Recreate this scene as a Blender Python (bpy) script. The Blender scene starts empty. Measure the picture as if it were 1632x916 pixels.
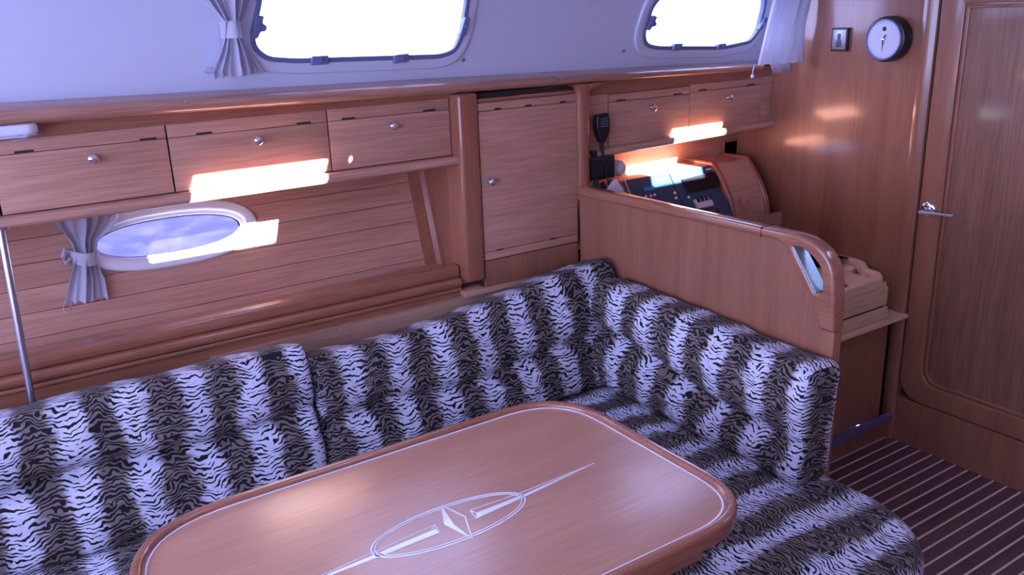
import bpy, bmesh, math, random
from mathutils import Vector, Matrix, noise
random.seed(7)
SC = bpy.context.scene
COL = SC.collection
PI = math.pi

# ------------------------------------------------------------------ camera
F = 1363.19
a, b, c = 1.25996166, -0.5710425, -0.03770151
RM = Matrix.Rotation(b, 3, 'Z') @ Matrix.Rotation(a, 3, 'X') @ Matrix.Rotation(c, 3, 'Z')
CAM = Vector((0, 0, 1.70))
cd = bpy.data.cameras.new('camera'); cam = bpy.data.objects.new('camera', cd); COL.objects.link(cam)
cam.matrix_world = Matrix.Translation(CAM) @ RM.to_4x4()
cd.sensor_width = 36; cd.lens = F / 1632 * 36; cd.clip_start = 0.02
SC.camera = cam

# ------------------------------------------------------------------ light
SC.view_settings.view_transform = 'Standard'
SC.view_settings.look = 'None'
SC.view_settings.gamma = 1
SC.view_settings.use_curve_mapping = False
SC.view_settings.exposure = 0.28
W = bpy.data.worlds.new('sky'); SC.world = W; W.use_nodes = True
nt = W.node_tree; nt.nodes.clear()
wo = nt.nodes.new('ShaderNodeOutputWorld'); bg = nt.nodes.new('ShaderNodeBackground')
bg.inputs['Color'].default_value = (0.46, 0.52, 1.0, 1); bg.inputs['Strength'].default_value = 9.0
nt.links.new(bg.outputs[0], wo.inputs[0])
SUN = Vector((-0.18, 1.0, -0.49)).normalized()
sl = bpy.data.lights.new('sun', 'SUN'); sl.energy = 110; sl.angle = 0.009; sl.color = (0.97, 0.94, 1.0)
so = bpy.data.objects.new('sun', sl); COL.objects.link(so)
so.rotation_euler = SUN.to_track_quat('-Z', 'Y').to_euler()

# ------------------------------------------------------------------ helpers
def at(px, py, axis, val):
    d = RM @ Vector(((px - 816) / F, -(py - 458) / F, -1))
    t = (val - CAM[axis]) / d[axis]
    return CAM + d * t

def tag(o, label=None, cat=None, group=None, kind=None):
    if label: o['label'] = label
    if cat: o['category'] = cat
    if group: o['group'] = group
    if kind: o['kind'] = kind
    return o

def thing(name, loc, label, cat, group=None):
    o = bpy.data.objects.new(name, None); COL.objects.link(o); o.location = loc
    o.empty_display_size = 0.05
    return tag(o, label, cat, group)

def origin_of(o):
    v = Vector((0, 0, 0))
    while o is not None:
        v += o.location; o = o.parent
    return v

def link(name, me, m, parent=None, smooth=False, keep=False):
    """keep: mesh already local to its parent; otherwise its vertices are world coordinates"""
    o = bpy.data.objects.new(name, me); COL.objects.link(o)
    if m is not None and not me.materials: me.materials.append(m)
    if parent is not None:
        o.parent = parent
        if not keep: o.location = -origin_of(parent)
    if smooth:
        for p in me.polygons: p.use_smooth = True
    return o

def from_bm(name, bm, m, parent=None, smooth=False, auto=None):
    bmesh.ops.recalc_face_normals(bm, faces=bm.faces)
    me = bpy.data.meshes.new(name); bm.to_mesh(me); bm.free()
    if auto is not None:
        for p in me.polygons: p.use_smooth = True
        try: me.set_sharp_from_angle(angle=auto)
        except Exception: pass
    return link(name, me, m, parent, smooth)

def bm_box(bm, x0, x1, y0, y1, z0, z1, bev=0.0, seg=2):
    t = bmesh.new()
    bmesh.ops.create_cube(t, size=1)
    for v in t.verts:
        v.co = Vector((x0 + (v.co.x + .5) * (x1 - x0), y0 + (v.co.y + .5) * (y1 - y0), z0 + (v.co.z + .5) * (z1 - z0)))
    if bev > 0:
        bmesh.ops.bevel(t, geom=list(t.edges), offset=bev, segments=seg, profile=0.6, affect='EDGES')
    me = bpy.data.meshes.new('t'); t.to_mesh(me); t.free(); bm.from_mesh(me); bpy.data.meshes.remove(me)

def box(name, x0, x1, y0, y1, z0, z1, m, parent=None, bev=0.002, xf=None, seg=2):
    bm = bmesh.new(); bm_box(bm, x0, x1, y0, y1, z0, z1, bev, seg)
    if xf is not None: bmesh.ops.transform(bm, matrix=xf, verts=bm.verts)
    return from_bm(name, bm, m, parent, auto=0.7)

def plate(name, outer, holes, thick, m, parent=None, mapper=None, bev=0.0, res=3):
    """2D outline with holes -> solid of given thickness (local z -thick/2..thick/2), rounded edges"""
    cu = bpy.data.curves.new('c', 'CURVE'); cu.dimensions = '2D'; cu.fill_mode = 'BOTH'
    for lp in [outer] + list(holes):
        s = cu.splines.new('POLY'); s.points.add(len(lp) - 1); s.use_cyclic_u = True
        for i, q in enumerate(lp): s.points[i].co = (q[0], q[1], 0, 1)
    cu.extrude = max(thick / 2 - bev, 0.0); cu.bevel_depth = bev; cu.bevel_resolution = res; cu.offset = -bev
    tmp = bpy.data.objects.new('tmp', cu); COL.objects.link(tmp)
    dg = bpy.context.evaluated_depsgraph_get()
    me = bpy.data.meshes.new_from_object(tmp.evaluated_get(dg))
    bpy.data.objects.remove(tmp); bpy.data.curves.remove(cu)
    me.materials.clear()
    bm = bmesh.new(); bm.from_mesh(me); bpy.data.meshes.remove(me)
    bmesh.ops.remove_doubles(bm, verts=bm.verts, dist=1e-5)
    if mapper:
        for v in bm.verts: v.co = mapper(v.co)
    return from_bm(name, bm, m, parent, auto=0.6)

def map_yz(x):      # local (u,v,w) -> world (x+w, u, v)
    return lambda p: Vector((x + p.z, p.x, p.y))
def map_xz(y):
    return lambda p: Vector((p.x, y + p.z, p.y))
def map_xy(z):
    return lambda p: Vector((p.x, p.y, z + p.z))

def superell(cx, cy, rx, ry, n=48, e=2.0, rot=0):
    out = []
    for i in range(n):
        t = 2 * PI * i / n
        ct, st = math.cos(t), math.sin(t)
        x = rx * math.copysign(abs(ct) ** (2 / e), ct); y = ry * math.copysign(abs(st) ** (2 / e), st)
        out.append((cx + x * math.cos(rot) - y * math.sin(rot), cy + x * math.sin(rot) + y * math.cos(rot)))
    return out

def round_poly(pts, r, seg=6):
    out = []; n = len(pts)
    rs = r if isinstance(r, (list, tuple)) else [r] * n
    for i in range(n):
        p = Vector(pts[i]).to_2d(); q0 = Vector(pts[i - 1]).to_2d(); q1 = Vector(pts[(i + 1) % n]).to_2d()
        rr = rs[i]
        if rr <= 0: out.append(tuple(p)); continue
        d0 = (q0 - p); d1 = (q1 - p)
        k = min(rr, d0.length * .49, d1.length * .49)
        A = p + d0.normalized() * k; B = p + d1.normalized() * k
        for j in range(seg + 1):
            t = j / seg
            out.append(tuple(A * (1 - t) ** 2 + p * 2 * t * (1 - t) + B * t * t))
    return out

def loft(name, secs, m, parent=None, closed=True, caps=True, smooth=None, auto=0.7):
    bm = bmesh.new(); rings = [[bm.verts.new(p) for p in s] for s in secs]
    n = len(secs[0])
    for A, B in zip(rings, rings[1:]):
        for i in range(n if closed else n - 1):
            bm.faces.new((A[i], A[(i + 1) % n], B[(i + 1) % n], B[i]))
    if caps and closed:
        bm.faces.new(rings[0][::-1]); bm.faces.new(rings[-1])
    return from_bm(name, bm, m, parent, auto=auto)

def extrude_x(name, prof, x0, x1, m, parent=None, dz=0.0, dy=0.0, n=1):
    """prof: (y,z) outline swept along x; dz,dy the rise and shift at x1"""
    secs = []
    for i in range(n + 1):
        t = i / n
        secs.append([(x0 + (x1 - x0) * t, p[0] + dy * t, p[1] + dz * t) for p in prof])
    return loft(name, secs, m, parent)

def bm_tube(bm, pts, r, n=8, cap=True):
    pts = [Vector(p) for p in pts]; rings = []
    up = Vector((0, 0, 1))
    for i, p in enumerate(pts):
        d = (pts[min(i + 1, len(pts) - 1)] - pts[max(i - 1, 0)]).normalized()
        s = d.cross(up)
        if s.length < 0.05: s = d.cross(Vector((1, 0, 0)))
        s.normalize(); t = s.cross(d)
        rr = r[i] if isinstance(r, (list, tuple)) else r
        rings.append([bm.verts.new(p + s * math.cos(2 * PI * k / n) * rr + t * math.sin(2 * PI * k / n) * rr) for k in range(n)])
    for A, B in zip(rings, rings[1:]):
        for k in range(n): bm.faces.new((A[k], A[(k + 1) % n], B[(k + 1) % n], B[k]))
    if cap: bm.faces.new(rings[0][::-1]); bm.faces.new(rings[-1])

def tube(name, pts, r, m, parent=None, n=8):
    bm = bmesh.new(); bm_tube(bm, pts, r, n); return from_bm(name, bm, m, parent, auto=0.9)

def lathe(name, prof, origin, axis, m, parent=None, n=24):
    """prof: (distance along axis, radius)"""
    ax = Vector(axis).normalized(); s = ax.orthogonal().normalized(); t = ax.cross(s)
    secs = [[Vector(origin) + ax * d + s * math.cos(2 * PI * k / n) * r + t * math.sin(2 * PI * k / n) * r for k in range(n)] for d, r in prof]
    return loft(name, secs, m, parent)

# ------------------------------------------------------------------ materials
def new_mat(name):
    m = bpy.data.materials.new(name); m.use_nodes = True
    n = m.node_tree; bs = n.nodes['Principled BSDF']; return m, n, bs

def plain(name, col, rough=0.5, metal=0.0, coat=0.0, noise_amt=0.06, scale=30):
    m, n, bs = new_mat(name)
    bs.inputs['Roughness'].default_value = rough; bs.inputs['Metallic'].default_value = metal
    bs.inputs['Coat Weight'].default_value = coat
    tc = n.nodes.new('ShaderNodeTexCoord'); nz = n.nodes.new('ShaderNodeTexNoise'); nz.inputs['Scale'].default_value = scale
    n.links.new(tc.outputs['Object'], nz.inputs['Vector'])
    mx = n.nodes.new('ShaderNodeMix'); mx.data_type = 'RGBA'
    mx.inputs['A'].default_value = (*[max(0, x * (1 - noise_amt)) for x in col], 1)
    mx.inputs['B'].default_value = (*[min(1, x * (1 + noise_amt)) for x in col], 1)
    n.links.new(nz.outputs['Fac'], mx.inputs['Factor']); n.links.new(mx.outputs['Result'], bs.inputs['Base Color'])
    return m

def wood(name, light, dark, axis='X', rough=0.32, coat=0.35, streak=1.0, cr=0.08, flame=0.5):
    m, n, bs = new_mat(name); N = n.nodes; L = n.links
    bs.inputs['Roughness'].default_value = rough
    bs.inputs['Coat Weight'].default_value = coat; bs.inputs['Coat Roughness'].default_value = cr
    tc = N.new('ShaderNodeTexCoord'); oi = N.new('ShaderNodeObjectInfo')
    off = N.new('ShaderNodeMath'); off.operation = 'MULTIPLY'; off.inputs[1].default_value = 37.0
    L.new(oi.outputs['Random'], off.inputs[0])
    add = N.new('ShaderNodeVectorMath'); add.operation = 'ADD'
    L.new(tc.outputs['Object'], add.inputs[0]); L.new(off.outputs[0], add.inputs[1])
    def nz(sal, sac, det, dist):
        mp = N.new('ShaderNodeMapping')
        s = [sac, sac, sac]; s['XYZ'.index(axis)] = sal
        mp.inputs['Scale'].default_value = s
        L.new(add.outputs[0], mp.inputs['Vector'])
        t = N.new('ShaderNodeTexNoise'); t.inputs['Scale'].default_value = 1; t.inputs['Detail'].default_value = det
        t.inputs['Distortion'].default_value = dist
        L.new(mp.outputs[0], t.inputs['Vector']); return t
    broad = nz(1.4, 16, 4, flame); fine = nz(7, 230, 3, 0.1)
    r1 = N.new('ShaderNodeValToRGB'); r1.color_ramp.elements[0].position = 0.30; r1.color_ramp.elements[1].position = 0.70
    r1.color_ramp.elements[0].color = (*dark, 1); r1.color_ramp.elements[1].color = (*light, 1)
    L.new(broad.outputs['Fac'], r1.inputs[0])
    r2 = N.new('ShaderNodeValToRGB'); r2.color_ramp.elements[0].position = 0.35; r2.color_ramp.elements[1].position = 0.60
    k = 1 - 0.22 * streak
    r2.color_ramp.elements[0].color = (k, k * 0.97, k * 0.95, 1); r2.color_ramp.elements[1].color = (1, 1, 1, 1)
    L.new(fine.outputs['Fac'], r2.inputs[0])
    mx = N.new('ShaderNodeMix'); mx.data_type = 'RGBA'; mx.blend_type = 'MULTIPLY'; mx.inputs['Factor'].default_value = 1
    L.new(r1.outputs[0], mx.inputs['A']); L.new(r2.outputs[0], mx.inputs['B'])
    L.new(mx.outputs['Result'], bs.inputs['Base Color'])
    return m

LT, DK = (0.66, 0.350, 0.240), (0.53, 0.262, 0.176)
M_wood = wood('cherry wood grain along', LT, DK, 'X')
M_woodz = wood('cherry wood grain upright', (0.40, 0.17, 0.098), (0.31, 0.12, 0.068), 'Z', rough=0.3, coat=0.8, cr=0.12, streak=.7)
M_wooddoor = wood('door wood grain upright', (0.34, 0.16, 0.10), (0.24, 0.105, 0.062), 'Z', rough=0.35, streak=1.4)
M_woody = wood('cherry wood grain athwart', LT, DK, 'Y')
M_trim = wood('dark solid cherry moulding', (0.42, 0.16, 0.090), (0.33, 0.12, 0.066), 'X', rough=0.25, coat=0.8)
M_trimy = wood('dark solid cherry rail', (0.46, 0.19, 0.110), (0.36, 0.135, 0.075), 'Y', rough=0.22, coat=0.7)
M_trimz = wood('dark solid cherry post', (0.42, 0.155, 0.088), (0.33, 0.115, 0.062), 'Z', rough=0.28, coat=0.5)
M_pale = wood('pale wood', (0.90, 0.62, 0.40), (0.78, 0.50, 0.31), 'X')
M_pale2 = wood('pale board', (0.66, 0.38, 0.25), (0.56, 0.31, 0.20), 'X')
M_tab = wood('varnished table veneer', (0.58, 0.285, 0.175), (0.49, 0.23, 0.14), 'X', rough=0.35, streak=.6, coat=0.7, cr=0.24, flame=0.3)
M_plank = wood('dark floor plank', (0.17, 0.080, 0.080), (0.12, 0.055, 0.055), 'X', rough=0.35, coat=0.25)
M_strip = plain('pale holly strip', (0.74, 0.60, 0.56), 0.4)
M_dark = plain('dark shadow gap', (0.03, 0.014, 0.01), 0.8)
M_gel = plain('white gelcoat', (0.70, 0.74, 0.90), 0.22, coat=0.4, noise_amt=0.01, scale=6)
M_white = plain('white plastic', (0.80, 0.80, 0.84), 0.35)
M_inlay = plain('white inlay', (0.86, 0.84, 0.88), 0.3, coat=0.4)
M_grey = plain('grey blue rubber seal', (0.17, 0.19, 0.34), 0.55)
M_catch = plain('grey plastic catch', (0.18, 0.20, 0.38), 0.4)
M_black = plain('black plastic', (0.012, 0.012, 0.016), 0.35)
M_blackr = plain('black lcd glass', (0.012, 0.014, 0.02), 0.15)
M_glint = plain('pale blue sky glint', (0.62, 0.93, 1.0), 0.48, metal=1.0, coat=0.3, noise_amt=0)  # sky reflection put into a pale blue metal colour
M_navy = plain('dark blue instrument panel', (0.020, 0.06, 0.12), 0.35)
M_chrome = plain('polished chrome', (0.80, 0.80, 0.84), 0.12, metal=1, noise_amt=0.0)
M_steel = plain('brushed stainless steel', (0.50, 0.50, 0.56), 0.32, metal=1)
M_tin = plain('tin relief', (0.35, 0.33, 0.36), 0.35, metal=0.8, scale=120, noise_amt=0.4)
M_dial = plain('white dial', (0.72, 0.76, 0.90), 0.25, coat=0.6, noise_amt=0.01)
M_red = plain('red plastic', (0.65, 0.03, 0.03), 0.4)
M_toe = plain('grey vinyl toe strip', (0.13, 0.11, 0.20), 0.35)
M_cloth = plain('white curtain cloth', (0.84, 0.82, 0.88), 0.9, noise_amt=0.08, scale=60)
# thin curtain lets some light through
n_ = M_cloth.node_tree; bs_ = n_.nodes['Principled BSDF']; tr_ = n_.nodes.new('ShaderNodeBsdfTranslucent'); mxs = n_.nodes.new('ShaderNodeMixShader')
tr_.inputs['Color'].default_value = (0.75, 0.75, 0.85, 1); mxs.inputs[0].default_value = 0.5
n_.links.new(bs_.outputs[0], mxs.inputs[1]); n_.links.new(tr_.outputs[0], mxs.inputs[2]); n_.links.new(mxs.outputs[0], n_.nodes['Material Output'].inputs['Surface'])

def glass(name, col, gl=0.06):
    m = bpy.data.materials.new(name); m.use_nodes = True; n = m.node_tree; n.nodes.clear()
    o = n.nodes.new('ShaderNodeOutputMaterial'); t = n.nodes.new('ShaderNodeBsdfTransparent'); g = n.nodes.new('ShaderNodeBsdfGlossy')
    t.inputs[0].default_value = (*col, 1); g.inputs['Roughness'].default_value = 0.03
    x = n.nodes.new('ShaderNodeMixShader'); x.inputs[0].default_value = gl
    n.links.new(t.outputs[0], x.inputs[1]); n.links.new(g.outputs[0], x.inputs[2]); n.links.new(x.outputs[0], o.inputs[0]); return m
M_glass = glass('clear acrylic pane', (0.97, 0.98, 1.0))
M_glassc = glass('cyan tinted acrylic pane', (0.35, 0.75, 1.0))
def frost():
    m, n, bs = new_mat('salt stained blue acrylic')
    tc = n.nodes.new('ShaderNodeTexCoord'); nz = n.nodes.new('ShaderNodeTexNoise'); nz.inputs['Scale'].default_value = 14; nz.inputs['Detail'].default_value = 8
    mp = n.nodes.new('ShaderNodeMapping'); mp.inputs['Scale'].default_value = (1, 2.5, 2.5)
    n.links.new(tc.outputs['Object'], mp.inputs[0]); n.links.new(mp.outputs[0], nz.inputs['Vector'])
    r = n.nodes.new('ShaderNodeValToRGB'); r.color_ramp.elements[0].color = (0.42, 0.34, 0.50, 1); r.color_ramp.elements[1].color = (0.55, 0.43, 0.56, 1)
    r.color_ramp.elements[0].position = .45; r.color_ramp.elements[1].position = .68
    n.links.new(nz.outputs['Fac'], r.inputs[0])
    t = n.nodes.new('ShaderNodeBsdfTransparent'); n.links.new(r.outputs[0], t.inputs[0])
    g = n.nodes.new('ShaderNodeBsdfGlossy'); g.inputs['Roughness'].default_value = 0.05
    x = n.nodes.new('ShaderNodeMixShader'); x.inputs[0].default_value = 0.05
    n.links.new(t.outputs[0], x.inputs[1]); n.links.new(g.outputs[0], x.inputs[2]); n.links.new(x.outputs[0], n.nodes['Material Output'].inputs['Surface'])
    return m
M_port = frost()

def tiger():
    m, n, bs = new_mat('tiger print fleece'); N = n.nodes; L = n.links
    bs.inputs['Roughness'].default_value = 0.9; bs.inputs['Sheen Weight'].default_value = 0.05; bs.inputs['Specular IOR Level'].default_value = 0.2
    uv = N.new('ShaderNodeUVMap'); sx = N.new('ShaderNodeSeparateXYZ'); L.new(uv.outputs[0], sx.inputs[0])
    def math_(op, x, y=None, z=None):
        q = N.new('ShaderNodeMath'); q.operation = op
        for i, v in enumerate((x, y, z)):
            if v is None: continue
            if isinstance(v, (int, float)): q.inputs[i].default_value = v
            else: L.new(v, q.inputs[i])
        return q.outputs[0]
    def nz(su, sv, det=2.0, dist=0.0, off=0.0):
        mp = N.new('ShaderNodeMapping'); mp.inputs['Scale'].default_value = (su, sv, 1); mp.inputs['Location'].default_value = (off, off * 1.7, off)
        L.new(uv.outputs[0], mp.inputs[0])
        t = N.new('ShaderNodeTexNoise'); t.inputs['Scale'].default_value = 1; t.inputs['Detail'].default_value = det; t.inputs['Distortion'].default_value = dist
        L.new(mp.outputs[0], t.inputs['Vector']); return t.outputs['Fac']
    U, V = sx.outputs['X'], sx.outputs['Y']
    P = 0.150
    wob = math_('MULTIPLY', math_('SUBTRACT', nz(9, 9, 2), 0.5), 0.085)
    fine = math_('MULTIPLY', math_('SUBTRACT', nz(40, 160, 1, 0, 3.1), 0.5), 0.03)
    uu = math_('ADD', math_('ADD', U, wob), fine)
    band = math_('COSINE', math_('MULTIPLY', uu, 2 * PI / P))              # +1 = centre of the pale band
    # background: white where band high, taupe where low
    tf = N.new('ShaderNodeMapRange'); tf.interpolation_type = 'SMOOTHSTEP'
    tf.inputs['From Min'].default_value = -0.45; tf.inputs['From Max'].default_value = 0.75
    L.new(band, tf.inputs['Value'])
    bgx = N.new('ShaderNodeMix'); bgx.data_type = 'RGBA'
    bgx.inputs['A'].default_value = (0.20, 0.155, 0.135, 1); bgx.inputs['B'].default_value = (0.66, 0.65, 0.76, 1)
    L.new(tf.outputs['Result'], bgx.inputs['Factor'])
    # strokes run along u, slightly chevroned and wavy
    tri = math_('ABSOLUTE', math_('SUBTRACT', math_('FRACT', math_('ADD', math_('DIVIDE', U, P), 0.5)), 0.5))
    ph = math_('SUBTRACT', V, math_('MULTIPLY', tri, 0.045))
    ph = math_('ADD', ph, math_('MULTIPLY', math_('SUBTRACT', nz(14, 16, 1.5, 0.3, 7.7), 0.5), 0.050))
    ph = math_('ADD', ph, math_('MULTIPLY', math_('SUBTRACT', nz(60, 30, 1, 0, 1.3), 0.5), 0.016))
    dk = math_('SUBTRACT', 1.0, tf.outputs['Result'])
    ph = math_('ADD', ph, math_('MULTIPLY', math_('MULTIPLY', math_('SUBTRACT', nz(30, 40, 1, 0.2, 4.2), 0.5), dk), 0.032))
    st = math_('SINE', math_('MULTIPLY', ph, 2 * PI / 0.0118))
    brk = nz(34, 85, 1, 0, 9.9)
    thr = math_('ADD', math_('MULTIPLY', band, 0.42), 0.22)
    thr = math_('ADD', thr, math_('MULTIPLY', math_('SUBTRACT', brk, 0.5), 4.2))
    sm = N.new('ShaderNodeMapRange'); sm.interpolation_type = 'SMOOTHSTEP'
    sm.inputs['From Min'].default_value = -0.15; sm.inputs['From Max'].default_value = 0.15
    L.new(math_('SUBTRACT', st, thr), sm.inputs['Value'])
    fx = N.new('ShaderNodeMix'); fx.data_type = 'RGBA'
    L.new(sm.outputs['Result'], fx.inputs['Factor']); L.new(bgx.outputs['Result'], fx.inputs['A']); fx.inputs['B'].default_value = (0.016, 0.012, 0.014, 1)
    L.new(fx.outputs['Result'], bs.inputs['Base Color'])
    return m
M_tiger = tiger()

# ------------------------------------------------------------------ setting: shell
def struct(o): o['kind'] = 'structure'; return o
ZC = 1.95
XB = 2.955
XL = -1.5
# floor of planks and pale strips
fl = struct(box('floor', XL, XB, -1.3, 2.9, -0.06, -0.012, M_dark, None, 0))
PITCH = 0.0483
k = 0; y = 1.811
while y > -1.25:
    bm = bmesh.new(); bm_box(bm, XL, XB, y - PITCH + 0.0032, y - 0.0032, -0.012, 0.0, 0)
    from_bm('plank', bm, M_plank, fl)
    bm = bmesh.new(); bm_box(bm, XL, XB, y - 0.0036, y + 0.0036, -0.012, 0.0004, 0)
    from_bm('pale_strip', bm, M_strip, fl)
    y -= PITCH
# ceiling with two hatch openings
H1 = (0.79, 1.285, 0.78, 1.20); H2 = (2.64, 2.935, 0.56, 1.09)
def rect(x0, x1, y0, y1): return [(x0, y0), (x1, y0), (x1, y1), (x0, y1)]
struct(plate('ceiling', rect(XL, XB + .04, -1.34, 2.60), [rect(*H1), rect(*H2)], 0.03, M_gel, None, map_xy(ZC + 0.015)))
for i, h in enumerate((H1, H2)):
    w = tag(bpy.data.objects.new('window_%d' % (i + 4), None), kind='structure'); COL.objects.link(w); w.location = ((h[0] + h[1]) / 2, (h[2] + h[3]) / 2, ZC)
    e = 0.03
    plate('hatch_frame', rect(h[0] - e, h[1] + e, h[2] - e, h[3] + e), [rect(*h)], 0.02, M_white, w, map_xy(ZC - 0.012))
    box('pane', h[0] - .01, h[1] + .01, h[2] - .01, h[3] + .01, ZC + 0.032, ZC + 0.038, M_glass, w, 0)
    if i == 0:
        box('sun_slit_bar', 1.20, 1.268, h[2], h[3], ZC - 0.01, ZC + 0.02, M_white, w, 0.002)  # unseen bar, added to split a thin slit off the sun patch
        box('sun_slit_block', 1.268, h[1], h[2], 1.09, ZC - 0.008, ZC + 0.018, M_white, w, 0.001)  # unseen blocker, added to cut the sun slit short
# starboard side and the bulkhead
struct(box('wall_left', XL - .03, XL, -1.34, 3.0, 0, 1.05, M_woodz, None, 0))
struct(box('wall_front', XL, XB, -1.34, -1.30, 0, ZC, M_wood, None, 0))
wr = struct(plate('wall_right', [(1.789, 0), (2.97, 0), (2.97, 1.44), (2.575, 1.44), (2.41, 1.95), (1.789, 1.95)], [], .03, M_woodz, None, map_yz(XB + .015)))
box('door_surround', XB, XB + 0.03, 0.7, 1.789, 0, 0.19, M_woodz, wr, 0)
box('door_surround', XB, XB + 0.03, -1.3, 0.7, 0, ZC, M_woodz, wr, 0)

# coachroof side (white gelcoat), leaning inboard with height
def coach(p):  # local (x, s, w): s runs up the lean
    return Vector((p.x, 2.555 - 0.33 * (p.y - 1.46) + p.z, p.y))
def cw(px, py):   # pixel on the leaning plane -> (x, z)
    d = RM @ Vector(((px - 816) / F, -(py - 458) / F, -1))
    n = Vector((0, 1, 0.33)); q = Vector((0, 2.555, 1.46)); t = (q - CAM).dot(n) / d.dot(n); r = CAM + d * t
    return (r.x, r.z)
g1 = [cw(*q) for q in ((405, 76), (402, 55), (412, 12), (418, -30), (440, -62), (720, -78), (742, -60), (742, 0), (733, 55), (722, 80), (700, 88), (470, 95), (425, 92))]
g2 = [cw(*q) for q in ((1026, 68), (1024, 52), (1038, 10), (1052, -6), (1190, -20), (1216, -10), (1215, 10), (1205, 50), (1192, 66), (1150, 75), (1050, 75), (1035, 73))]
g1 = round_poly(g1, 0.02, 3); g2 = round_poly(g2, 0.02, 3)
def grow(pts, d):
    cx = sum(p[0] for p in pts) / len(pts); cy = sum(p[1] for p in pts) / len(pts)
    out = []
    n = len(pts)
    for i, p in enumerate(pts):
        t = Vector(pts[(i + 1) % n]).to_2d() - Vector(pts[i - 1]).to_2d()
        if t.length < 1e-6: out.append(p); continue
        nn = Vector((t.y, -t.x)).normalized()
        if nn.dot(Vector((p[0] - cx, p[1] - cy))) < 0: nn = -nn
        out.append((p[0] + nn.x * d, p[1] + nn.y * d))
    return out
struct(plate('wall_back', [(XL, 1.40), (XB + .02, 1.40), (XB + .02, 1.98), (XL, 1.98)], [grow(g1, .012), grow(g2, .012)], 0.03, M_gel, None, lambda p: coach(p) + Vector((0, 0.015, 0))))
def off(d):
    return lambda p: coach(p) + Vector((0, -d, 0))
def port_window(idx, g, catches):
    w = tag(bpy.data.objects.new('window_%d' % idx, None), kind='structure'); COL.objects.link(w)
    cx = sum(p[0] for p in g) / len(g); cz = min(p[1] for p in g)
    w.location = coach(Vector((cx, cz, 0)))
    plate('window_surround', grow(g, 0.042), [grow(g, 0.008)], 0.016, M_gel, w, off(0.002), bev=0.006)
    plate('rubber_seal', grow(g, 0.010), [grow(g, -0.004)], 0.022, M_grey, w, off(0.004), bev=0.003)
    plate('pane', grow(g, 0.005), [], 0.006, M_glass, w, off(-0.022))
    for (px, py, wd, hh, ang, lug) in catches:
        x, z = cw(px, py)
        pts = [(-wd / 2, -hh / 2), (wd / 2, -hh / 2), (wd / 2, hh / 2), (-wd / 2, hh / 2)]
        if lug: pts = [(-wd / 2, -hh / 2), (wd * .3, -hh / 2), (wd / 2, -hh * .18), (wd * 1.15, -hh * .10), (wd * 1.15, hh * .12), (wd / 2, hh * .2), (wd / 2, hh / 2), (-wd / 2, hh / 2)]
        ca, sa = math.cos(ang), math.sin(ang)
        pts = [(x + p[0] * ca - p[1] * sa, z + p[0] * sa + p[1] * ca) for p in pts]
        cb = plate('window_catch', round_poly(pts, 0.004, 3), [], 0.022, M_catch, w, off(0.014), bev=0.003)
        plate('catch_pin', superell(x, z, .005, .005, 12), [], 0.008, M_grey, cb, off(0.028), bev=.001)
    return w
port_window(1, g1, [(407, 43, .022, .062, -0.25, True), (736, 42, .020, .055, -0.2, False), (506, 96, .052, .026, 0, False), (635, 93, .050, .026, 0.05, False)])
port_window(2, g2, [(1033, 37, .020, .052, -0.35, True), (1210, 38, .020, .050, -0.35, False), (1074, 75, .044, .026, 0, False), (1144, 74, .044, .022, 0.05, False)])
# cove where the coachroof meets the bulkhead
cv = []
for i in range(9):
    z = 1.55 + (1.95 - 1.55) * i / 8
    yb = 2.555 - 0.33 * (z - 1.46)
    w_ = 0.012 + 0.18 * (i / 8) ** 0.8
    cv.append([(XB, yb, z), (XB, yb - w_, z), (XB - w_ * .35, yb - w_ * .35, z), (XB - w_ * .9, yb, z)])
struct(loft('trim_8', cv, M_gel))
# two snap studs on the gelcoat
for (px, py) in ((738, 95), (993, 81)):
    x, z = cw(px, py); q = coach(Vector((x, z, 0)))
    lab = 'small dark snap stud on white wall right of the large window' if px < 900 else 'small dark snap stud on white wall left of the far window'
    t = thing('snap_stud', q, lab, 'stud')
    lathe('stud_base', [(0, .007), (.003, .007), (.004, .005)], q + Vector((0, .002, 0)), (0, -1, 0), M_steel, t, 14)
    lathe('stud_cap', [(.003, .0045), (.007, .0045), (.008, .002)], q, (0, -1, 0), M_grey, t, 12)

# hull lining of planks below the lockers, sloping
HN = Vector((0, .34, -.10)).normalized(); HQ = Vector((0, 2.84, 1.15)); HU = Vector((0, .10, .34)).normalized()
def hull(x, s, w=0.0):   # s up the lining measured from HQ, w inboard
    return Vector((x, HQ.y, HQ.z)) + HU * s - HN * w
def hpx(px, py, w=0.0):
    d = RM @ Vector(((px - 816) / F, -(py - 458) / F, -1)); q = HQ - HN * w
    t = (q - CAM).dot(HN) / d.dot(HN); r = CAM + d * t
    return (r.x, (r - q).dot(HU))
PC = (0.527, -0.088)     # portlight centre (x, s)
tunnel = superell(PC[0], PC[1], 0.245, 0.078, 64, 2.3)
wl = struct(box('wall_left', -1.5, 1.46, 2.93, 2.95, 0.0, 1.45, M_dark, None, 0)) if False else None
lining = tag(bpy.data.objects.new('wall_hull', None), kind='structure'); COL.objects.link(lining); lining.location = (0.5, 2.75, 0.80)
cu_bm = bmesh.new()
r0 = [cu_bm.verts.new(hull(p[0], p[1], 0.1)) for p in tunnel]; r1 = [cu_bm.verts.new(hull(p[0], p[1], -0.1)) for p in tunnel]
for i in range(len(r0)): cu_bm.faces.new((r0[i], r0[(i + 1) % 64], r1[(i + 1) % 64], r1[i]))
cu_bm.faces.new(r0[::-1]); cu_bm.faces.new(r1)
cutter = from_bm('cutter', cu_bm, None)
s = 0.11; pw = 0.072
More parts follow.
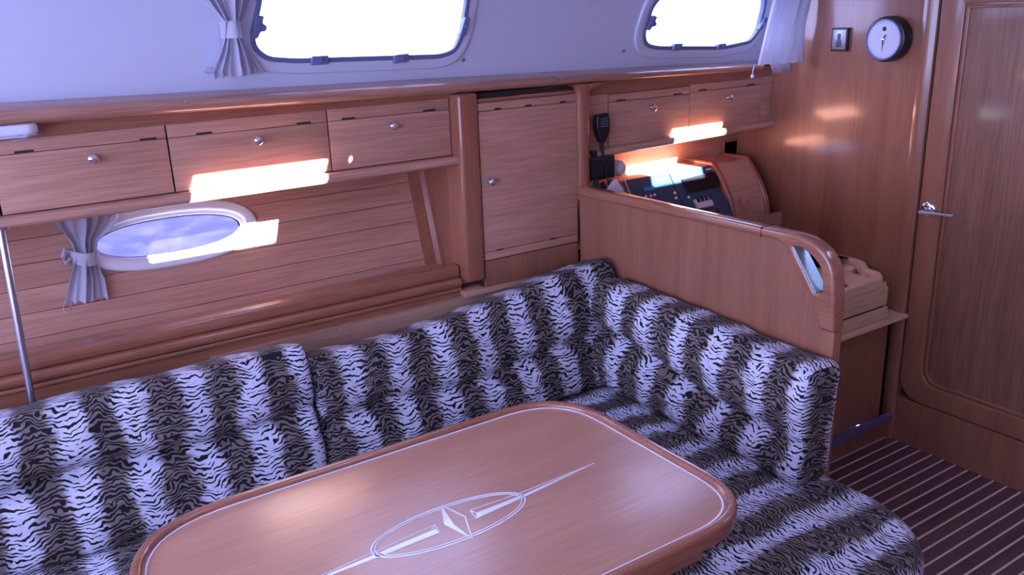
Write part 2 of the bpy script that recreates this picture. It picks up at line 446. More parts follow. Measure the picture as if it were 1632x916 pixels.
while s > -0.42:
    bm = bmesh.new()
    bm_box(bm, XL, 1.46, -0.010, 0.0, s - pw + 0.0006, s - 0.0006, 0.0012, 1)
    for v in bm.verts: v.co = hull(v.co.x, v.co.z, -v.co.y - 0.0)
    o = from_bm('plank', bm, M_wood, lining)
    if s > PC[1] - 0.09 and s - pw < PC[1] + 0.09:
        md = o.modifiers.new('b', 'BOOLEAN'); md.object = cutter; md.operation = 'DIFFERENCE'; md.solver = 'EXACT'
        # cutter lives in world space, plank is parented with an inverse shift: same world
        dg = bpy.context.evaluated_depsgraph_get(); me = bpy.data.meshes.new_from_object(o.evaluated_get(dg))
        o.modifiers.clear(); old = o.data; o.data = me; bpy.data.meshes.remove(old)
    s -= pw
bpy.data.objects.remove(cutter)
hb = lambda p: hull(p.x, p.y, p.z)
plate('backing', [(XL, -.9), (1.47, -.9), (1.47, .15), (XL, .15)], [superell(PC[0], PC[1], 0.25, 0.083, 64, 2.3)], .01, M_dark, lining, lambda p: hull(p.x, p.y, p.z - .018))
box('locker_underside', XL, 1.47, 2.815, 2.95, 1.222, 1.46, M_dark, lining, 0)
# portlight
pl = tag(bpy.data.objects.new('window_3', None), kind='structure'); COL.objects.link(pl); pl.location = hull(PC[0], PC[1] - .1)
def hmap(p): return hull(p.x, p.y, p.z)
plate('portlight_frame', superell(PC[0], PC[1], 0.272, 0.100, 72, 2.4), [superell(PC[0], PC[1] + .002, 0.232, 0.066, 72, 2.3)], 0.022, M_white, pl, lambda p: hmap(p + Vector((0, 0, .012))), bev=0.009)
plate('inner_ring', superell(PC[0], PC[1], 0.236, 0.070, 72, 2.3), [superell(PC[0], PC[1], 0.221, 0.057, 72, 2.2)], 0.034, M_white, pl, lambda p: hmap(p + Vector((0, 0, -.012))), bev=0.004)
plate('rubber_seal', superell(PC[0], PC[1], 0.223, 0.059, 72, 2.2), [superell(PC[0], PC[1], 0.218, 0.0545, 72, 2.2)], 0.008, M_black, pl, lambda p: hmap(p + Vector((0, 0, -.010))))
plate('pane', superell(PC[0], PC[1], 0.222, 0.058, 72, 2.2), [], 0.006, M_port, pl, lambda p: hmap(p + Vector((0, 0, -.014))))

# ------------------------------------------------------------------ mouldings
def nose(y0, y1, z0, z1, r=None, n=6):
    """profile (y,z): flat back at y1, rounded nose toward -y"""
    h = (z1 - z0) / 2; r = r or h; pts = [(y1, z0), (y1, z1)]
    for i in range(n + 1):
        t = PI / 2 + PI * i / n
        pts.append((y0 + r + math.cos(t) * r, (z0 + z1) / 2 + math.sin(t) * h))
    return pts
# long cove moulding along the top of the lockers, two lengths with a butt joint at x=1.785
def topmould(name, x0, x1, zt0, zt1, zb0, zb1, mat=M_trim):
    secs = []
    for i in range(9):
        t = i / 8; x = x0 + (x1 - x0) * t; zt = zt0 + (zt1 - zt0) * t; zb = zb0 + (zb1 - zb0) * t
        pts = [(2.56, zb), (2.56, zt), (2.535, zt)]
        m = 8
        for k2 in range(m + 1):
            a2 = PI / 2 + (PI) * k2 / m
            pts.append((2.475 + 0.030 * math.cos(a2), (zt + zb) / 2 - .004 + ((zt - zb) / 2 - .004) * math.sin(a2)))
        secs.append([(x, p[0], p[1]) for p in pts])
    return loft(name, secs, mat)
tm = struct(topmould('trim_1', XL, 1.7845, 1.567, 1.495, 1.505, 1.451, wood('moulding long', (0.54, 0.27, 0.18), (0.44, 0.20, 0.13), 'X', rough=.28, coat=.5)))
struct(topmould('trim_2', 1.7865, XB - .12, 1.495, 1.471, 1.451, 1.437, wood('moulding short', (0.54, 0.27, 0.18), (0.44, 0.20, 0.13), 'X', rough=.28, coat=.5)))
for (px, py) in ((876, 127), (895, 126), (297, 163)):
    q = at(px, py, 1, 2.443)
    o = lathe('screw', [(0, .0035), (.003, .0035), (.004, .001)], q + Vector((0, .003, 0)), (0, -1, 0), M_steel, tm, 10)
# recessed fascia between moulding and lockers
extrude_x('moulding_back', [(2.505, 1.438), (2.56, 1.438), (2.56, 1.478), (2.505, 1.478)], XL, 1.40, M_trim, tm)
extrude_x('moulding_back', [(2.505, 1.400), (2.56, 1.400), (2.56, 1.448), (2.505, 1.448)], 1.93, XB, M_trim, tm)
# ledge moulding under the lockers
struct(extrude_x('trim_3', nose(2.468, 2.86, 1.222, 1.252, .014), XL, 1.405, M_wood))
struct(extrude_x('trim_4', nose(2.468, 2.70, 1.176, 1.204, .014), 1.93, XB - .002, M_wood, dz=0.018))
# fiddle rail in steps: rail, groove, lower rail, fascia
struct(extrude_x('trim_5', nose(2.492, 2.530, 0.832, 0.872, .006) , XL, 1.385, M_trim, dz=0.0))
struct(extrude_x('trim_6', nose(2.476, 2.530, 0.800, 0.829, .006), XL, 1.385, M_trim))
struct(extrude_x('trim_7', [(2.492, .60), (2.53, .60), (2.53, .799), (2.492, .799)], XL, 1.385, M_trim))
extrude_x('lower_lip', nose(2.483, 2.495, .782, .796, .004), XL, 1.385, M_trim, bpy.data.objects['trim_7'])
sh = struct(box('trim_9', XL, 1.46, 2.50, 2.76, 0.800, 0.820, M_wood, None, 0.001))
# side panel closing the hull recess and its slanted batten
struct(plate('wall_side', [(2.50, .80), (2.745, .80), (2.88, 1.26), (2.50, 1.26)], [], 0.02, M_trimz, None, map_yz(1.46)))
secs = []
for (s2) in (-0.36, 0.10):
    A = hull(1.365, s2, 0.0)
    secs.append([A + Vector((0, 0, 0)), A + Vector((.088, 0, 0)), A + Vector((.088, -.035, 0)), A + Vector((.070, -.035, 0)), A + Vector((.060, -.012, 0)), A + Vector((0, -.010, 0))])
struct(loft('trim_10', secs, M_trimz))
# pale backing board behind the cushions
struct(box('trim_17', 1.387, 1.876, 2.452, 2.62, .764, .784, M_wood, None, .002))
struct(box('trim_18', XL, 1.46, 2.535, 2.60, .0, .799, M_dark, None, 0))
struct(box('trim_19', 1.462, 1.878, 2.535, 2.60, .0, .762, M_dark, None, 0))
struct(box('trim_20', XL, -.422, 2.502, 2.80, 1.253, 1.443, M_wood, None, .002))
struct(extrude_x('trim_11', [(2.470, .60), (2.49, .60), (2.49, .757), (2.470, .757)], .52, 1.86, M_pale2, dz=.009))
for (px, py) in ((543, 524), (687, 490)):
    q = at(px, py, 1, 2.466); lathe('screw', [(0, .003), (.002, .003), (.003, .001)], q, (0, -1, 0), M_steel, bpy.data.objects['trim_11'], 8)
# stud in the lining
q = hpx(500, 409); q = hull(q[0], q[1])
t = thing('hook_screw', q, 'tiny brass screw stud in the wood lining right of the oval portlight', 'screw')
lathe('screw_head', [(-.001, .006), (.004, .006), (.006, .003)], q, -HN, M_steel, t, 12)
lathe('screw_shank', [(.004, .003), (.014, .003), (.016, .0015)], q, -HN, M_chrome, t, 10)

# ------------------------------------------------------------------ overhead lockers
def knob(p, parent, r=.0125):
    lathe('knob', [(0, .010), (.004, .010), (.005, .006), (.012, .006), (.016, r), (.022, r * .98), (.026, r * .6), (.027, .001)], p, (0, -1, 0), M_chrome, parent, 20)
def locker(x0, x1, z0, z1, yf, kx, label, group, slots, strip=0.038, depth=.30, dz=0.0, knobz=None):
    t = thing('overhead_locker', ((x0 + x1) / 2, yf + .02, z0), label, 'cabinet', group)
    g = 0.0022
    box('body', x0 + .001, x1 - .001, yf + .012, yf + depth, z0, z1, M_dark, t, 0)
    zs = z1 - strip
    d = box('door', x0 + g, x1 - g, yf, yf + .017, z0 + g, zs - .0008, M_wood, t, 0.0015)
    st = box('top_strip', x0 + g, x1 - g, yf, yf + .017, zs + .0008, z1 - g, M_wood, t, 0.0015)
    for sx in slots:
        so_ = box('vent_slot', sx - .022, sx + .022, yf - .0006, yf + .004, zs + .0015, zs + .0065, M_dark, st, 0)
    if kx is not None:
        kz = knobz if knobz else zs - 0.035
        knob(Vector((kx, yf, kz)), d)
    return t
GR = 'overhead lockers above the oval portlight'
def kpos(px, py, yf=2.5): q = at(px, py, 1, yf); return q.x, q.z
kx, kz = kpos(147, 252)
locker(0.073, 0.499, 1.253, 1.443, 2.50, kx, 'wooden overhead locker directly above the oval portlight curtain, leftmost with a chrome knob', GR, (at(38, 240, 1, 2.5).x, at(236, 219, 1, 2.5).x), knobz=kz)
kx, kz = kpos(409, 223)
locker(0.499, 0.965, 1.253, 1.443, 2.50, kx, 'middle wooden overhead locker with the large sunlit patch on its lower edge', GR, (at(325, 211, 1, 2.5).x, at(484, 195, 1, 2.5).x), knobz=kz)
kx, kz = kpos(624, 200)
locker(0.965, 1.388, 1.253, 1.443, 2.50, kx, 'wooden overhead locker next to the tall cupboard post, below the large window', GR, (at(555, 187, 1, 2.5).x, at(684, 174, 1, 2.5).x), knobz=kz)
locker(-0.42, 0.070, 1.253, 1.443, 2.50, None, 'wooden overhead locker cut off by the left edge of the photo', GR, ())
struct(box('trim_12', 1.389, 1.42, 2.502, 2.55, 1.253, 1.443, M_trimz, None, .001))
GN = 'small lockers above the chart table'
kx, kz = kpos(1038, 171)
locker(2.061, 2.475, 1.206, 1.400, 2.50, kx, 'wooden locker above the chart table, beside the hanging black radio microphone', GN, (at(990, 161, 1, 2.5).x, at(1080, 150, 1, 2.5).x), knobz=kz, strip=.03, depth=.2)
kx, kz = kpos(1160, 155)
locker(2.475, 2.890, 1.206, 1.405, 2.50, kx, 'wooden locker above the chart table nearest the bulkhead, with small chrome knob', GN, (at(1120, 146, 1, 2.5).x, at(1197, 136, 1, 2.5).x), knobz=kz, strip=.03, depth=.2)
struct(box('trim_13', 1.93, 2.059, 2.503, 2.70, 1.200, 1.400, M_wood, None, .001))
struct(box('trim_14', 2.892, XB, 2.503, 2.70, 1.205, 1.405, M_wood, None, .001))

# tall cupboard between settee and chart table
t = thing('tall_cupboard', (1.67, 2.47, .80), 'tall wooden cupboard with a small chrome knob between settee and chart table', 'cabinet')
bm = bmesh.new(); bm_box(bm, 1.395, 1.468, 2.448, 2.56, 0.815, 1.455, .012, 3)
from_bm('post', bm, M_trimz, t, auto=.7)
box('body', 1.4675, 1.878, 2.470, 2.60, .76, 1.450, M_dark, t, 0)
box('header', 1.4715, 1.877, 2.458, 2.476, 1.4205, 1.433, M_trim, t, .002)
d = box('door', 1.471, 1.877, 2.455, 2.476, .911, 1.391, M_wood, t, .0015)
ts = box('top_strip', 1.471, 1.877, 2.455, 2.476, 1.393, 1.419, M_wood, t, .0015)
bs2 = box('bottom_strip', 1.471, 1.877, 2.455, 2.476, .882, .909, M_wood, t, .0015)
box('lower_panel', 1.471, 1.877, 2.455, 2.476, .785, .878, M_woodz, t, .0015)
for px, py, z in ((793, 172, 1.394), (842, 170, 1.394), (897, 164, 1.394)):
    x = at(px, py, 1, 2.455).x; box('vent_slot', x - .013, x + .013, 2.4545, 2.46, 1.3935, 1.399, M_dark, ts, 0)
for px, py in ((797, 394), (882, 381)):
    x = at(px, py, 1, 2.455).x; box('vent_slot', x - .013, x + .013, 2.4545, 2.46, .9085, .9135, M_dark, bs2, 0)
q = at(780, 289, 1, 2.455); knob(q, d, .0115)

# ------------------------------------------------------------------ steel pole, lamp
q0 = at(3, 368, 1, 2.42); q1 = at(50, 634, 1, 2.42)
t = thing('grab_pole', q1, 'slim grey steel pole at the left end, running down behind the cushion', 'pole')
tube('tube', [q1 + (q1 - q0) * .12, q0 + Vector((0, .06, .0))], .0095, M_steel, t, 14)
lathe('end_flange', [(0, .02), (.004, .02), (.006, .012)], q0 + Vector((0, .06, -.006)), (0, 0, 1), M_steel, t, 18)
lx = 0.19
t = thing('lamp', (0.0, 2.47, 1.455), 'white fluorescent lamp housing under the top moulding at the left edge', 'lamp')
pr = round_poly([(-.30, 2.43), (.175, 2.43), (.19, 2.45), (.19, 2.50), (-.30, 2.50)], [0, .05, .02, 0, 0], 8)
plate('housing', pr, [], .026, M_white, t, map_xy(1.468), bev=.008)
plate('diffuser', grow(pr, -.02), [], .010, M_gel, t, map_xy(1.453), bev=.004)

# ------------------------------------------------------------------ partition by the chart table
XP = 1.88
pt = thing('partition', (XP, 1.9, 0), 'low wooden partition with rounded handrail between settee and chart table', 'partition')
inner = [(2.446, 1.056), (1.65, 1.070), (1.535, 1.070), (1.512, 1.062), (1.501, 1.045), (1.461, .993), (1.41, .928), (1.385, .885), (1.375, .84)]
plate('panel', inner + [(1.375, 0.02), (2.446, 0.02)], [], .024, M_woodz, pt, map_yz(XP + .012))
outer = [(2.446, 1.092), (1.884, 1.094), (1.521, 1.097), (1.47, 1.097), (1.436, 1.093), (1.405, 1.084), (1.378, 1.068), (1.356, 1.043), (1.344, 1.012), (1.338, .98), (1.335, .94), (1.331, .853)]
hole = round_poly([(1.480, 1.063), (1.396, .950), (1.377, .955), (1.379, 1.000), (1.392, 1.030), (1.418, 1.050), (1.452, 1.064)], .008, 4)
inn2 = [(p[0] - .0, p[1] + .0) for p in inner]
plate('handrail', outer + [(1.375, .853)] + inn2[::-1][1:], [hole], .050, M_trimy, pt, map_yz(XP + .012), bev=.010, res=4)
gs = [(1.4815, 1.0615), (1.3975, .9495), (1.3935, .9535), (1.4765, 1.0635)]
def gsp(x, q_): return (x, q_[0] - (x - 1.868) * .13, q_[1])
loft('glint_strip', [[gsp(x, q_) for q_ in gs] for x in (1.868, 1.908)], M_glint, pt)  # added strip, stands in for the sky glint on the hole's varnished face
box('end_post', XP - .004, XP + .030, 1.332, 1.374, .0, .851, M_woodz, pt, .004)
box('joint', XP - .014, XP + .038, 1.590, 1.5912, 1.070, 1.0975, M_dark, pt, 0)
# hinge plates on the post
hg = box('hinge', XP + .028, XP + .034, 1.338, 1.366, .70, .83, M_pale, pt, .001)
box('hinge_screw', XP + .026, XP + .036, 1.345, 1.352, .775, .79, M_white, hg, .001)
# corner post that rises to the moulding
cp = [(XP - .002 + .025 + .027 * math.cos(2 * PI * i / 16), 2.455 + .020 * math.sin(2 * PI * i / 16)) for i in range(16)]
loft('corner_post', [[(p[0], p[1], z) for p in cp] for z in (1.04, 1.40)] + [[(XP + .023 + (p[0] - XP - .023) * k2, p[1], z) for p in cp] for k2, z in ((1.1, 1.425), (1.5, 1.443), (2.4, 1.452))], M_trimz, pt)
plate('head_bracket', round_poly([(XP + .03, 1.452), (XP + .14, 1.452), (XP + .10, 1.441), (XP + .05, 1.425)], .006, 3), [], .03, M_trim, pt, map_xz(2.46), bev=.004)

# ------------------------------------------------------------------ chart table and its cabinet
ct = thing('chart_table', (2.5, 2.1, 0), 'wooden chart table with raised rim and lidded box, beside the bulkhead door', 'table')
box('cabinet_panel', 1.915, 2.905, 1.815, 1.835, .11, .525, M_woodz, ct, .002)
box('cabinet_side', 2.885, 2.905, 1.815, 2.5, .11, .525, M_woodz, ct, .002)
box('ledge', 1.91, XB - .002, 1.775, 2.5, .524, .538, M_pale, ct, .004)
box('lower_box', 1.91, 2.850, 1.800, 2.45, .540, .588, M_pale, ct, .004)
box('lid_box', 1.91, 2.838, 1.797, 2.45, .597, .672, M_pale, ct, .006)
rimo = round_poly([(1.91, 1.795), (2.80, 1.795), (2.862, 1.85), (2.862, 1.90), (2.948, 1.98), (2.948, 2.45), (1.91, 2.45)], [0, .07, .04, .04, .04, 0, 0], 6)
rimi = round_poly([(1.915, 1.822), (2.775, 1.822), (2.832, 1.862), (2.832, 1.915), (2.918, 1.995), (2.918, 2.44), (1.915, 2.44)], [0, .06, .04, .04, .04, 0, 0], 6)
box('side_box', 2.80, XB - .008, 1.985, 2.45, .538, .684, M_pale, ct, .002)
plate('rim', rimo, [rimi], .045, M_pale, ct, map_xy(.690), bev=.010)
box('apron', 1.912, XB - .003, 2.405, 2.425, .664, .835, M_wood, ct, .002)
box('back_shelf', 1.91, XB - .002, 2.452, 2.70, .640, .662, M_wood, ct, .001)
box('back_board', 1.91, XB - .002, 2.60, 2.698, .662, .80, M_wood, ct, .001)
box('shadow_gap', 1.91, 2.83, 1.806, 2.44, .585, .600, M_dark, ct, 0)
box('top_panel', 1.915, 2.84, 1.81, 2.44, .670, .684, M_pale, ct, 0)
struct(box('baseboard_right', 1.91, 2.945, 1.812, 1.83, 0.0, .075, M_woodz, None, .001))
struct(box('trim_15', 1.91, 2.948, 1.790, 1.815, .078, .112, M_toe, None, .008))
q = at(1338, 458, 1, 1.90)
t = thing('red_switch', Vector((q.x, 1.90, .684)), 'small red switch knob on the chart table beside the handrail', 'switch')
q = at(1343, 461, 2, .70)
t.location = (q.x, q.y, .684)
lathe('knob_body', [(0, .012), (.004, .016), (.03, .018), (.036, .012), (.037, .001)], (q.x, q.y, .6845), (0, 0, 1), M_red, t, 18)
lathe('base_ring', [(0, .020), (.004, .020), (.005, .014)], (q.x, q.y, .6842), (0, 0, 1), M_black, t, 18)

# back panel of the chart corner
bpn = struct(box('wall_chart', 1.47, XB, 2.70, 2.72, .0, 1.24, M_wood, None, 0))
# lid-like locker with a bowed front
t = thing('console_locker', (2.70, 2.45, .80), 'small wooden locker with bowed front beside the instrument panels', 'cabinet')
def bow(dy=0.0, k=1.0):
    pts = []
    for i in range(9):
        u = i / 8
        z = 1.060 - .24 * u
        yy = 2.545 - .125 * (math.sin(u * PI / 2) ** 0.9) - dy
        pts.append((yy, z))
    return pts
fr = bow()
plate('front', [(p[0], p[1]) for p in fr] + [(fr[-1][0] + .3, fr[-1][1]), (2.70, 1.062)], [], .21, M_wood, t, map_yz(2.77))
for xx in (2.668, 2.872):
    bf = bow(.012)
    plate('cheek', [(p[0], p[1]) for p in bf] + [(2.70, bf[-1][1]), (2.70, 1.072), (2.545, 1.072)], [], .026, M_trimz, t, map_yz(xx), bev=.008)
q = at(1193, 322, 1, 2.40)
box('finger_catch', q.x - .016, q.x + .016, 2.402, 2.425, q.z - .018, q.z + .018, M_wood, t, .005)
# instrument panels on a sloping face
PA = Vector((0, 2.56, 1.055)); PB = Vector((0, 2.375, .80))
PU = (PA - PB).normalized(); PN = Vector((0, -PU.z, PU.y))
def pan(x, s, w=0.0): return Vector((x, PB.y, PB.z)) + PU * s + PN * w
def panmap(w): return lambda p: pan(p.x, p.y, p.z + w)
def ppx(px, py):
    d = RM @ Vector(((px - 816) / F, -(py - 458) / F, -1)); t_ = (PB - CAM).dot(PN) / d.dot(PN); r = CAM + d * t_
    return (r.x, (r - PB).dot(PU))
SL = (PA - PB).length
box('dashboard', 1.93, 2.545, -.03, -.001, 0, SL, M_wood, tag(thing('dashboard', (2.2, 2.4, .80), 'sloping wooden dashboard carrying the dark blue instrument panels', 'panel')), 0) if False else None
db = thing('dashboard', (2.2, 2.4, .80), 'sloping wooden dashboard board that carries the dark blue instrument panels', 'panel')
plate('board', rect(1.93, 2.652, 0, SL), [], .02, M_wood, db, panmap(-.012))
box('top_shelf', 1.93, 2.65, 2.552, 2.70, 1.040, 1.056, M_wood, db, .001)
t = thing('switch_panel', pan(2.27, 0), 'dark blue switch panel with small white buttons, left of the battery meter panel', 'instrument panel')
xs = ppx(1076, 305)[0]
plate('face', round_poly(rect(2.185, xs - .004, .02, SL - .005), .008, 3), [], .012, M_navy, t, panmap(.006), bev=.002)
plate('edge_strip', rect(2.175, 2.184, .02, SL - .01), [], .014, M_steel, t, panmap(.006), bev=.002)
for (px, py) in ((1034, 315), (1040, 313), (1026, 316)):
    x, s = ppx(px, py); plate('button', superell(x, s, .006, .006, 14), [], .006, M_white, t, panmap(.015), bev=.001)
x, s = ppx(1031, 303); plate('display', rect(x - .028, x + .028, s - .009, s + .009), [], .004, plain('cyan display', (.02, .32, .55), .3), t, panmap(.014))
t = thing('meter_panel', pan(2.45, 0), 'dark blue panel with black display and white breakers beside the bowed locker', 'instrument panel')
plate('face', round_poly(rect(xs, 2.648, .02, SL - .005), .008, 3), [], .012, M_navy, t, panmap(.006), bev=.002)
c0 = [ppx(*q) for q in ((1084, 291), (1137, 277), (1143, 297), (1092, 309))]
plate('display', c0, [], .006, M_blackr, t, panmap(.014), bev=.001)
plate('display_frame', grow(c0, .006), [c0], .010, M_black, t, panmap(.014), bev=.002)
c1 = [ppx(*q) for q in ((1101, 322), (1127, 316), (1132, 331), (1108, 336))]
br = plate('breaker_block', c1, [], .014, M_white, t, panmap(.018), bev=.002)
for i in range(4):
    x, s = ppx(1106 + 6.5 * i, 323 - 1.6 * i); plate('breaker_lever', rect(x - .006, x + .006, s - .012, s + .008), [], .014, M_black, br, panmap(.026), bev=.001)
x, s = ppx(1141, 338); plate('switch', superell(x, s, .008, .010, 12, 4), [], .006, M_black, t, panmap(.014), bev=.001)
for (px, py) in ((1072, 310), (1074, 318), (1094, 317)):
    x, s = ppx(px, py); plate('button', superell(x, s, .006, .006, 14), [], .006, M_white, t, panmap(.015), bev=.001)
q = ppx(1126, 272); plate('logo_bar', rect(q[0] - .014, q[0] + .014, q[1] - .003, q[1] + .003), [], .002, M_white, t, panmap(.0135))
# vent grille on back panel
c2 = [at(px, py, 1, 2.69) for px, py in ((1154, 228), (1183, 222), (1184, 243), (1155, 249))]
vx0, vx1 = c2[0].x, c2[1].x; vz0, vz1 = c2[3].z, c2[0].z
t = thing('loudspeaker', ((vx0 + vx1) / 2, 2.69, vz0), 'square black loudspeaker grille on the wall above the bowed locker', 'speaker')
box('backing', vx0, vx1, 2.690, 2.699, vz0, vz1, M_black, t, .001)
plate('frame', grow(rect(vx0, vx1, vz0, vz1), .010), [rect(vx0, vx1, vz0, vz1)], .016, M_trim, t, map_xz(2.691), bev=.003)
for i in range(7):
    z = vz0 + (vz1 - vz0) * (i + .5) / 7
    box('grille_bar', vx0, vx1, 2.686, 2.690, z - .002, z + .002, M_grey, t, 0)
# VHF set and microphone
t = thing('radio_set', (1.99, 2.45, 1.10), 'black boxy marine radio set mounted left of the instrument panels', 'radio')
ra = at(944, 250, 1, 2.45); rb = at(980, 283, 1, 2.45)
box('case', 1.93, rb.x, 2.45, 2.60, rb.z - .0, ra.z - .005, M_black, t, .004)
box('faceplate', 1.935, rb.x - .006, 2.444, 2.450, rb.z + .006, ra.z - .011, M_blackr, t, .002)
box('mount_bracket', 1.95, 1.975, 2.46, 2.50, ra.z - .005, 1.206, M_black, t, .001)
for xx in (): lathe('dial_knob', [(0, .009), (.012, .008), (.013, .002)], (xx, 2.444, rb.z + .02), (0, -1, 0), M_grey, t, 14)
# the microphone
mc = at(962, 203, 1, 2.46)
t = thing('radio_microphone', (mc.x, 2.49, mc.z - .05), 'black handheld radio microphone hanging on the locker front beside the post', 'microphone')
mp_ = round_poly([(-.030, .045), (.026, .050), (.034, .02), (.032, -.020), (.016, -.046), (.008, -.058), (-.010, -.058), (-.018, -.040), (-.031, .0)], .008, 4)
plate('shell', [(mc.x + p[0], mc.z + p[1]) for p in mp_], [], .032, M_black, t, map_xz(2.474), bev=.008, res=3)
for i in range(4): box('grille_slot', mc.x - .016, mc.x + .018, 2.4565, 2.459, mc.z + .030 - i * .009, mc.z + .033 - i * .009, M_grey, t, 0)
box('talk_button', mc.x + .030, mc.x + .038, 2.465, 2.482, mc.z - .020, mc.z + .014, M_grey, t, .002)
tube('strain_relief', [(mc.x - .001, 2.472, mc.z - .05), (mc.x - .001, 2.470, mc.z - .075), (mc.x + .001, 2.466, mc.z - .105)], [.010, .008, .004], M_black, t, 12)
pts = [Vector((mc.x + .001, 2.466, mc.z - .10)), Vector((mc.x - .002, 2.44, mc.z - .13)), Vector((mc.x - .006, 2.435, rb.z + .01))]
e0 = at(972, 291, 1, 2.43); e1 = at(946, 291, 1, 2.43)
for i in range(90):
    u = i / 89; cc = e0.lerp(e1, u) + Vector((0, 0, -.012 * math.sin(u * PI)))
    th = u * 2 * PI * 8
    pts.append(cc + Vector((.010 * math.sin(th * .3), .010 * math.cos(th), .012 * math.sin(th))))
tube('coiled_cord', pts, .0028, M_black, t, 6)
# round white lamp next to the set
q = at(987, 268, 1, 2.52)
t = thing('socket', (q.x, 2.66, q.z), 'round white fitting just right of the black radio set, in full sun', 'fitting')
lathe('dome', [(0, .030), (.02, .030), (.034, .022), (.04, .004)], (q.x + .0, 2.52 + .02, q.z), (0, -1, 0), M_white, t, 24)
box('stem', q.x - .012, q.x + .012, 2.54, 2.70, q.z - .012, q.z + .012, M_white, t, .002)
# folded papers below the radio
t = thing('paper_stack', (2.06, 2.40, 1.0), 'white papers tucked under the coiled radio cord', 'papers')
for i in range(3):
    A = [at(px, py, 1, 2.40 + .012 * i) for px, py in ((968 + 3 * i, 299), (978 + 2 * i, 287 - i), (992, 300), (1001 - 2 * i, 320), (970, 318))]
    plate('sheet', [(p.x, p.z) for p in A], [], .0016, M_white, t, map_xz(2.40 + .012 * i))

# ------------------------------------------------------------------ table
ZT = 0.74
tb = thing('saloon_table', (.665, 1.32, 0), 'varnished wooden saloon table with raised rim and white compass inlay', 'table')
tout = round_poly([(.108, .982), (1.220, .982), (1.220, 1.677), (.108, 1.677)], [.20, .17, .20, .24], 12)
tin = grow(tout, -.024)
plate('top', grow(tout, -.012), [], .026, M_tab, tb, map_xy(ZT - .013), bev=.002)
plate('rim', tout, [tin], .040, M_trim, tb, map_xy(ZT - .010), bev=.009, res=4)
plate('border_inlay', grow(tout, -.027), [grow(tout, -.0305)], .0012, M_inlay, tb, map_xy(ZT + .0004))
box('pedestal', .50, .83, 1.22, 1.42, .05, ZT - .03, M_woodz, tb, .02)
box('pedestal_foot', .40, .93, 1.12, 1.52, .0, .05, M_woodz, tb, .01)
box('fold_flap', .30, 1.06, 1.00, 1.64, ZT - .062, ZT - .032, M_trim, tb, .006)
def tq(px, py): r = at(px, py, 2, ZT); return (r.x, r.y)
def zq(x, y, ox, oy, kx_, ky_): return tq(ox + x / kx_, oy + y / ky_)
def mz(x, y): return zq(x, y, 480, 680, 1632 / 520, 741 / 236)
motif = tag(bpy.data.objects.new('compass_inlay', None)); COL.objects.link(motif); motif.parent = tb; motif.location = Vector((.665, 1.30, ZT))- Vector(tb.location)
def ip(name, pts, hole=None):
    return plate(name, pts, [hole] if hole else [], .0012, M_inlay, motif, map_xy(ZT + .0004))
cx, cy = mz(752, 482)
ex = (Vector(mz(1130, 335)) - Vector(mz(374, 622))); rx = ex.length / 2; rot = math.atan2(ex.y, ex.x)
# minor half width from the two sides of the oval
ry = 0.066
ip('oval_line', superell(cx, cy, rx, ry, 72, 2, rot), superell(cx, cy, rx - .0032, ry - .0032, 72, 2, rot))
ip('oval_line', superell(cx, cy, rx - .0075, ry - .0075, 72, 2, rot), superell(cx, cy, rx - .0098, ry - .0098, 72, 2, rot))
ip('diamond_half', [mz(*q) for q in ((700, 392), (716, 488), (855, 560), (765, 490))])
def seg(p, q, w=.0016):
    p = Vector(p); q = Vector(q); d = (q - p).normalized(); nn = Vector((-d.y, d.x)) * w / 2
    return [tuple(p + nn), tuple(q + nn), tuple(q - nn), tuple(p - nn)]
for A, B in (((700, 392), (820, 450)), ((820, 450), (855, 560))): ip('diamond_line', seg(mz(*A), mz(*B), .0022))
ip('spear', [mz(*q) for q in ((876, 460), (876, 432), (1112, 340), (1466, 183), (1130, 345))])
ip('spear', [mz(*q) for q in ((688, 532), (672, 512), (400, 627), (100, 752), (130, 750), (420, 640))])
for A, B in (((845, 418), (1100, 330)), ((845, 418), (876, 458)), ((876, 432), (845, 418)), ((1100, 330), (1466, 183)), ((400, 612), (668, 492)), ((668, 492), (694, 530)), ((655, 512), (668, 492)), ((100, 745), (400, 612))):
    ip('spear_line', seg(mz(*A), mz(*B), .0016))

# ------------------------------------------------------------------ cushions
def uv_project(me, fn):
    uvl = me.uv_layers.new(name='UVMap')
    for p in me.polygons:
        for li in p.loop_indices:
            v = me.vertices[me.loops[li].vertex_index].co
            uvl.data[li].uv = fn(v, p.normal)

